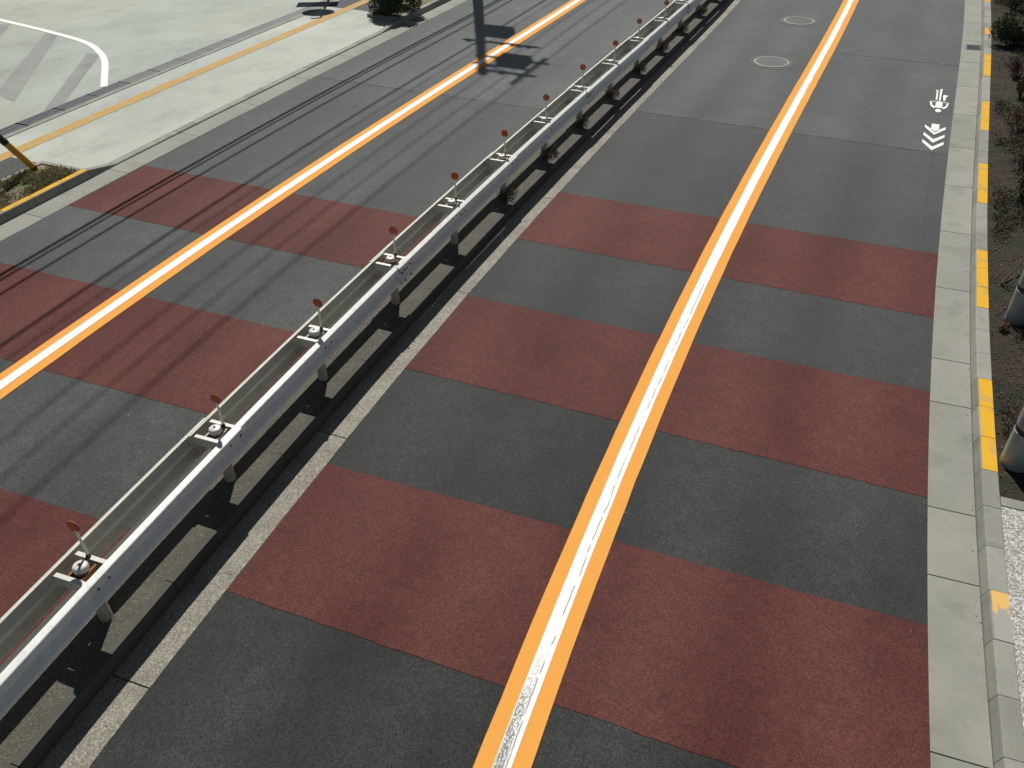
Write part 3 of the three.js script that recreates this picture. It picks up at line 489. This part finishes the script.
// ---------------------------------------------------------------- vegetation
function leafCloud(n, seed, sampler, len, wid, cols, up = 0.3, flatLie = false) {
  const r = rng(seed), P = [], K = [], U = []; const a = new THREE.Vector3(), dir = new THREE.Vector3(), side = new THREE.Vector3(), nrm = new THREE.Vector3();
  for (let i = 0; i < n; i++) {
    sampler(r, a); dir.set(r() * 2 - 1, flatLie ? 0.15 * (r() - 0.5) : r() * 1.6 - 0.8 + up, r() * 2 - 1).normalize(); side.set(flatLie ? 0.2 * (r() - 0.5) : r() * 2 - 1, flatLie ? 1 : (r() * 2 - 1) * 0.5, flatLie ? 0.2 * (r() - 0.5) : r() * 2 - 1).cross(dir).normalize(); nrm.crossVectors(dir, side);
    const L = len * (0.6 + 0.8 * r()), w = wid * (0.6 + 0.7 * r()), c = cols[Math.floor(r() * cols.length)], k = 0.65 + 0.7 * r();
    const p0 = a.clone(), p1 = a.clone().addScaledVector(dir, L * 0.5).addScaledVector(side, w * 0.5).addScaledVector(nrm, w * 0.15), p2 = a.clone().addScaledVector(dir, L), p3 = a.clone().addScaledVector(dir, L * 0.5).addScaledVector(side, -w * 0.5).addScaledVector(nrm, w * 0.15);
    for (const q of [p0, p1, p2, p0, p2, p3]) { P.push(q.x, q.y, q.z); K.push(c[0] * k, c[1] * k, c[2] * k); U.push(0, 0); }
  }
  const g = new THREE.BufferGeometry(); g.setAttribute('position', new THREE.Float32BufferAttribute(P, 3)); g.setAttribute('color', new THREE.Float32BufferAttribute(K, 3)); g.setAttribute('uv', new THREE.Float32BufferAttribute(U, 2)); g.computeVertexNormals(); return g;
}
function shrub(name, label, cat, s, d, z, rx, h, n, leaf, cols, seed, group) {
  const t = thing(name, label, cat, group); place(t, s, d, z); const r0 = rng(seed), stems = [], tips = [];
  const m = 5 + Math.floor(r0() * 5); for (let i = 0; i < m; i++) { const a = r0() * 6.28, q = rx * (0.3 + 0.6 * r0()), tip = [Math.cos(a) * q, h * (0.55 + 0.45 * r0()), Math.sin(a) * q]; tips.push(tip); stems.push(rod([0.02 * Math.cos(a), -0.03, 0.02 * Math.sin(a)], tip, 0.010 + 0.01 * h, 0.004, 5)); }
  mesh('stem', merge(stems), M.bark, t);
  const bl = []; for (let i = 0; i < 14; i++) { const q = tips[i % m], a = r0() * 6.28; bl.push([q[0] * (0.5 + 0.6 * r0()) + 0.2 * rx * Math.cos(a), q[1] * (0.55 + 0.5 * r0()), q[2] * (0.5 + 0.6 * r0()) + 0.2 * rx * Math.sin(a), rx * (0.22 + 0.22 * r0())]); }
  mesh('foliage', leafCloud(n, seed + 1, (r, a) => { const b = bl[Math.floor(r() * bl.length)]; const u = r() * 2 - 1, ph = r() * 6.283, q = b[3] * Math.cbrt(0.15 + 0.85 * r()), k = Math.sqrt(1 - u * u); a.set(b[0] + q * k * Math.cos(ph), Math.max(0.01, b[1] + q * u), b[2] + q * k * Math.sin(ph)); }, leaf, leaf * 0.42, cols), M.leaf, t);
  return t;
}
const GREEN = [[0.035, 0.06, 0.018], [0.05, 0.075, 0.025], [0.025, 0.042, 0.014], [0.07, 0.09, 0.04]], REDS = [[0.13, 0.035, 0.02], [0.10, 0.05, 0.025], [0.06, 0.05, 0.025], [0.16, 0.07, 0.04], [0.05, 0.055, 0.02]], DRY = [[0.14, 0.12, 0.055], [0.09, 0.085, 0.03], [0.06, 0.075, 0.025], [0.17, 0.14, 0.08]];
{ // dark clipped bush at the end of the drive
  const t = thing('bush', 'dense dark clipped bush in the planter beyond the drive', 'bush'); place(t, 22.45, -9.70, 0.10); t.scale.setScalar(1.0);
  const lobes = []; const q = rng(41); for (let i = 0; i < 40; i++) { const a = q() * 6.28, e = q(); lobes.push([0.68 * Math.cos(a) * Math.sqrt(1 - e * e * 0.5), 0.2 + 0.85 * e, 0.68 * Math.sin(a) * Math.sqrt(1 - e * e * 0.5), 0.2 + 0.12 * q()]); }
  mesh('stem', merge([rod([0, -0.05, 0], [0.1, 0.8, 0.05], 0.04, 0.02), rod([0.05, -0.05, 0], [-0.25, 0.7, 0.1], 0.03, 0.012), rod([0, -0.05, 0.05], [0.1, 0.75, -0.3], 0.03, 0.012)]), M.bark, t);
  mesh('foliage', leafCloud(17000, 43, (r, a) => { const b = lobes[Math.floor(r() * lobes.length)], u = r() * 2 - 1, ph = r() * 6.283, R = b[3] * Math.cbrt(0.2 + 0.8 * r()), k = Math.sqrt(1 - u * u); a.set(b[0] + R * k * Math.cos(ph), Math.max(0.02, b[1] + R * u), b[2] + R * k * Math.sin(ph)); }, 0.075, 0.035, GREEN), M.leaf, t);
}
shrub('evergreen_shrub', 'leafy dark evergreen shrub overhanging the kerb at the top right', 'shrub', 25.5, 7.80, 0.12, 0.58, 0.6, 3600, 0.085, GREEN, 51);
[[29.3, 8.0, 0.35, 0.6, 900, GREEN, 'dark green shrub at the top right corner behind the evergreen'], [22.9, 7.98, 0.3, 0.4, 420, REDS, 'reddish low shrub just below the leafy evergreen shrub'], [21.0, 8.0, 0.3, 0.5, 520, REDS, 'rust red shrub beside the kerb level with the bicycle symbol'], [18.9, 7.86, 0.28, 0.34, 520, REDS, 'spreading red leaved plant level with the chevron marks'], [16.9, 8.02, 0.32, 0.5, 620, REDS, 'rust red shrub just below the chevron marks'], [15.2, 8.02, 0.3, 0.55, 560, DRY, 'dry brown shrub level with the middle of the bed'], [13.4, 7.98, 0.25, 0.5, 380, REDS, 'thin dark twiggy shrub above the farther grey bollard']].forEach(([s, d, rx, h, n, c, l], i) => shrub('bed_shrub', l, 'shrub', s + 0.7 * (hash2(i, 1, 3) - 0.5), d + 0.16 * (hash2(i, 2, 3) - 0.35), 0.11, rx * (0.8 + 0.8 * hash2(i, 3, 3)), h * (0.6 + 0.7 * hash2(i, 4, 3)), Math.round(n * (0.8 + 2 * hash2(i, 5, 3))), 0.05 + 0.03 * hash2(i, 6, 3), c, 61 + i * 3, 'low shrubs in the planting bed'));
shrub('bed_shrub', 'tiny rust brown plant at the foot of the farther grey bollard', 'shrub', 10.15, 7.60, 0.12, 0.09, 0.10, 90, 0.05, [[0.22, 0.09, 0.05], [0.16, 0.08, 0.05], [0.10, 0.06, 0.035]], 95, 'low shrubs in the planting bed');
{ // forked dead branch lying on the soil
  const t = thing('dead_branch', 'black forked dead branch lying on the soil near the farther bollard', 'branch'); place(t, 11.55, 7.60, 0.16);
  mesh('main_limb', merge([rod([-0.02, 0.0, 0.05], [0.20, 0.10, -0.42], 0.018, 0.012, 6), rod([0.20, 0.10, -0.42], [0.36, 0.22, -0.80], 0.012, 0.008, 6)]), M.bark, t); mesh('side_limb', rod([-0.02, 0.0, 0.05], [0.16, 0.03, 0.17], 0.014, 0.008, 6), M.bark, t);
}
{ // litter, weeds
  const r = rng(131);
  const lit = leafCloud(4200, 133, (q, a) => { const s = 6.4 + 25 * q(), d = 7.42 + 0.9 * q(); W(s, d, soilZ(s, d) + 0.006 + 0.012 * q(), a); }, 0.04, 0.02, [[0.05, 0.04, 0.022], [0.035, 0.025, 0.015], [0.06, 0.022, 0.014], [0.13, 0.115, 0.085], [0.025, 0.022, 0.015], [0.03, 0.035, 0.014], [0.04, 0.045, 0.015]], 0, true);
  const m = stuffed(mesh('leaf_litter', lit, M.leaf)); m.userData.label = 'brown leaf litter strewn over the soil bed'; m.userData.category = 'leaf litter';
  const gw = leafCloud(700, 137, (q, a) => { const c = hash2(Math.floor(q() * 40), 3, 5), s = 6.5 + 24 * c + 0.5 * q(), d = 7.45 + 0.5 * q(); W(s, d, 0.13, a); }, 0.06, 0.010, [[0.10, 0.09, 0.045], [0.07, 0.065, 0.03], [0.05, 0.055, 0.022], [0.12, 0.10, 0.06]], 0.9);
  const m2 = stuffed(mesh('bed_weeds', gw, M.leaf)); m2.userData.label = 'sparse yellow green weeds sprouting in the soil bed'; m2.userData.category = 'weeds';
  const gp = leafCloud(4200, 139, (q, a) => { let s, d, f, n = 0; do { s = 6.6 + 2.8 * q(); d = -9.22 - 0.96 * q(); f = fbm(s * 2.6, d * 2.6, 141, 3); } while (f < 0.38 + 0.3 * q() && n++ < 9); W(s, d, 0.15 + 0.10 * q() * q() * f, a); }, 0.10, 0.016, [[0.16, 0.17, 0.06], [0.11, 0.13, 0.04], [0.32, 0.26, 0.15], [0.40, 0.32, 0.20], [0.17, 0.18, 0.07]], 0.7);
  const m3 = stuffed(mesh('planter_weeds', gp, M.leaf)); m3.userData.label = 'tangled grass and weeds filling the left planter'; m3.userData.category = 'weeds';
}
{
  const gc = leafCloud(11000, 171, (q, a) => { let s, d, n = 0; do { s = 7.5 + 24 * q(); d = 7.5 + 0.9 * q(); } while (fbm(s * 0.9, d * 1.6, 173, 3) + 0.25 * (d - 7.75) < 0.45 + 0.25 * q() && n++ < 8); W(s, d, soilZ(s, d) + 0.01 + 0.10 * q() * q(), a); }, 0.055, 0.022, [[0.03, 0.03, 0.012], [0.05, 0.025, 0.014], [0.02, 0.026, 0.009], [0.08, 0.035, 0.02], [0.06, 0.05, 0.025], [0.055, 0.065, 0.018], [0.07, 0.08, 0.025]], 0.25);
  const m = stuffed(mesh('ground_cover', gc, M.leaf)); m.userData.label = 'dark low ground cover plants over the soil bed'; m.userData.category = 'ground cover';
}
for (let k = 5; k <= 13; k++) { // weeds at the rail posts
  const names = ['sixth', 'seventh', 'eighth', 'ninth', 'tenth', 'eleventh', 'twelfth', 'thirteenth', 'fourteenth']; const s = POST0 + 2 * k, q = hash2(k, 4, 9);
  const t = thing('weed_tuft', `brown weed tuft at the foot of the ${names[k - 5]} guard rail post from the bottom left`, 'weeds', 'weed tufts along the rail posts'); place(t, s - 0.1 + 0.2 * q, RC + 0.1, RZ);
  mesh('blades', leafCloud(160 + Math.floor(260 * q), 150 + k, (r, a) => { const an = r() * 6.28, p = 0.13 * Math.sqrt(r()); a.set(p * Math.cos(an), 0.16 * r() * r(), 2.0 * p * Math.sin(an)); }, 0.10, 0.016, [[0.07, 0.05, 0.03], [0.05, 0.045, 0.02], [0.09, 0.06, 0.035], [0.04, 0.05, 0.018]], 0.6), M.leaf, t);
}
// grass verge tufts in far planter
// ---------------------------------------------------------------- bollards, stay wire, poles, signs
for (const [s, d, label] of [[10.5, 7.775, 'thick grey bollard with a sunlit rim, the farther of two in the bed'], [7.02, 7.60, 'thick grey bollard in the soil, nearest the pale aggregate pavement']]) {
  const t = thing('bollard', label, 'bollard', 'grey bollards in the planting bed'); place(t, s, d, 0.12);
  mesh('body', new THREE.LatheGeometry([[0.168, -0.05], [0.168, 0.505], [0.166, 0.508], [0.152, 0.510]].map(p => new THREE.Vector2(...p)), 40), M.bollard, t);
  mesh('groove_band', new THREE.CylinderGeometry(0.164, 0.164, 0.07, 36).translate(0, 0.54, 0), M.wire, t);
  mesh('top', new THREE.LatheGeometry([[0.15, 0.575], [0.166, 0.577], [0.168, 0.585], [0.168, 0.80], [0.155, 0.83], [0.11, 0.85], [0, 0.858]].map(p => new THREE.Vector2(...p)), 40), M.bollard, t);
}
const POLE_B = [4.95, -10.6], POLE_A = [28.4, -9.8];
{
  const t = thing('stay_wire', 'slanting yellow stay wire guard rising from the left planter', 'stay wire');
  const a = W(9.2, -10.08, 0.12), b = W(POLE_B[0] + 0.1, POLE_B[1] + 0.1, 8.2), at = f => a.clone().lerp(b, f).toArray();
  mesh('yellow_guard', rod(at(0.0), at(0.092), 0.066, 0.066, 16), M.guardYellow, t); mesh('black_band', merge([rod(at(0.010), at(0.016), 0.070, 0.070, 16), rod(at(0.0915), at(0.099), 0.071, 0.071, 16)]), M.wire, t); mesh('upper_guard', rod(at(0.099), at(0.20), 0.064, 0.064, 16), M.wire, t); mesh('wire', rod(at(0.2), at(1), 0.008, 0.008, 6), M.wire, t);
}
function pole(s, d, H, label) {
  const t = thing('utility_pole', label, 'utility pole', 'utility poles along the left kerb'); place(t, s, d, 0);
  mesh('shaft', new THREE.CylinderGeometry(0.13, 0.20, H, 20).translate(0, H / 2, 0), M.concretePole, t); return t;
}
const HA = 13.9;

const pA = pole(POLE_A[0], POLE_A[1], HA, 'tall concrete utility pole past the top edge, casting the broad shadow'); pA.rotation.z = 0.015;
const ins = (x, y, z) => xf(new THREE.LatheGeometry([[0, 0], [0.05, 0], [0.08, 0.05], [0.04, 0.07], [0.08, 0.12], [0.04, 0.15], [0.03, 0.22], [0, 0.22]].map(p => new THREE.Vector2(...p)), 10), x, y, z);
mesh('cross_arm', merge([box(1.7, 0.1, 0.1, 0.75, 13.3, 0.14), rod([0.08, 12.7, 0.14], [0.9, 13.25, 0.14], 0.03)]), M.plate, pA);
mesh('cross_arm', merge([box(2.2, 0.1, 0.1, 0.85, 12.2, -0.14), box(1.6, 0.09, 0.09, 0.6, 12.7, 0.14)]), M.plate, pA);
mesh('outer_bar', box(0.1, 0.1, 2.3, 1.55, 12.5, 0.35), M.plate, pA);
mesh('cross_arm', box(2.4, 0.1, 0.1, 0.73, 10.0, 0.16), M.plate, pA);
for (const x of [0.12, 0.62, 1.15]) mesh('insulator', ins(x, 13.35, 0.14), M.plate, pA);
for (const x of [-0.3, 0.75, 1.1, 1.3, 1.6]) mesh('insulator', ins(x, 10.05, 0.16), M.plate, pA);
mesh('switch_box', box(0.85, 0.75, 0.6, 1.03, 11.95, 0.1), M.bollard, pA);
mesh('transformer', merge([box(0.95, 0.9, 0.6, 0.55, 8.75, 0), box(0.7, 0.12, 0.4, 0.55, 9.26, 0)]), M.bollard, pA);
const pB = pole(POLE_B[0], POLE_B[1], HA, 'tall concrete utility pole outside the left edge, holding the stay wire');
mesh('cross_arm', box(1.75, 0.1, 0.1, 1.2, 13.3, 0.12), M.plate, pB); mesh('cross_arm', box(2.0, 0.1, 0.1, 0.9, 10.0, 0.12), M.plate, pB);
// overhead wires: their shadows run down the left lanes
function wire(label, z, dShadow, r, sag, seed) {
  const pts = [], L = 1 / Math.tan(SUN_EL); for (let s = -30; s <= 60.01; s += 1.5) { const span = s < POLE_B[0] ? [POLE_B[0] - 30, POLE_B[0]] : s < POLE_A[0] ? [POLE_B[0], POLE_A[0]] : [POLE_A[0], POLE_A[0] + 33], f = (s - span[0]) / (span[1] - span[0]); const beta = L * Math.sin(headingAt(s - 0.76 * z) + SUN_AZ); pts.push(W(s, dShadow - beta * z, z - sag * 4 * f * (1 - f))); }
  const m = mesh('overhead_wire', new THREE.TubeGeometry(new THREE.CatmullRomCurve3(pts), 180, r, 6), M.wire); m.userData.label = label; m.userData.category = 'overhead wire'; m.userData.group = 'overhead wires above the left footway';
}
wire('lowest thick cable, its shadow nearest the left gutter', 6.2, -7.52, 0.042, 0.25, 1); wire('thick cable just above the lowest one', 6.35, -7.40, 0.03, 0.2, 2); wire('third cable up, shadow second from the left gutter', 7.1, -7.05, 0.03, 0.2, 3);
wire('thick mid height cable, shadow just left of the lane line', 10.2, -5.95, 0.035, 0.25, 4); wire('thin mid height wire beside the thick one', 10.4, -5.62, 0.012, 0.2, 5);
wire('top wire nearest the pole, shadow along the lane line', 13.6, -4.40, 0.017, 0.3, 6); wire('middle top wire, shadow right of the lane line', 13.6, -3.88, 0.017, 0.3, 7); wire('outer top wire, shadow nearest the guard rail', 13.6, -3.35, 0.02, 0.3, 8);
{ // round sign and board beyond the drive, seen only by their shadows
  const t = thing('round_sign', 'round sign above a board past the top edge, casting the disc shadow', 'sign'); const p = W(21.55, -12.1, 0.1); const h = 3.0, L = 1 / Math.tan(SUN_EL); t.position.set(p.x - sunDir.x / sunDir.y * -h, 0.1, p.z + sunDir.z / sunDir.y * h);
  mesh('post', rod([0.15, -0.1, 0.04], [0.15, 3.9, 0.04], 0.04), M.post, t); mesh('disc', xf(new THREE.CylinderGeometry(0.52, 0.52, 0.03, 40), 0, h, 0.1, Math.PI / 2), M.plate, t);
  mesh('board', box(1.35, 0.75, 0.04, -0.15, 1.72, 0.1), M.plate, t); mesh('arm', rod([0.15, 3.88, 0.04], [-0.15, 3.95, 0.04], 0.05), M.post, t);
}
renderer.render(scene, camera);
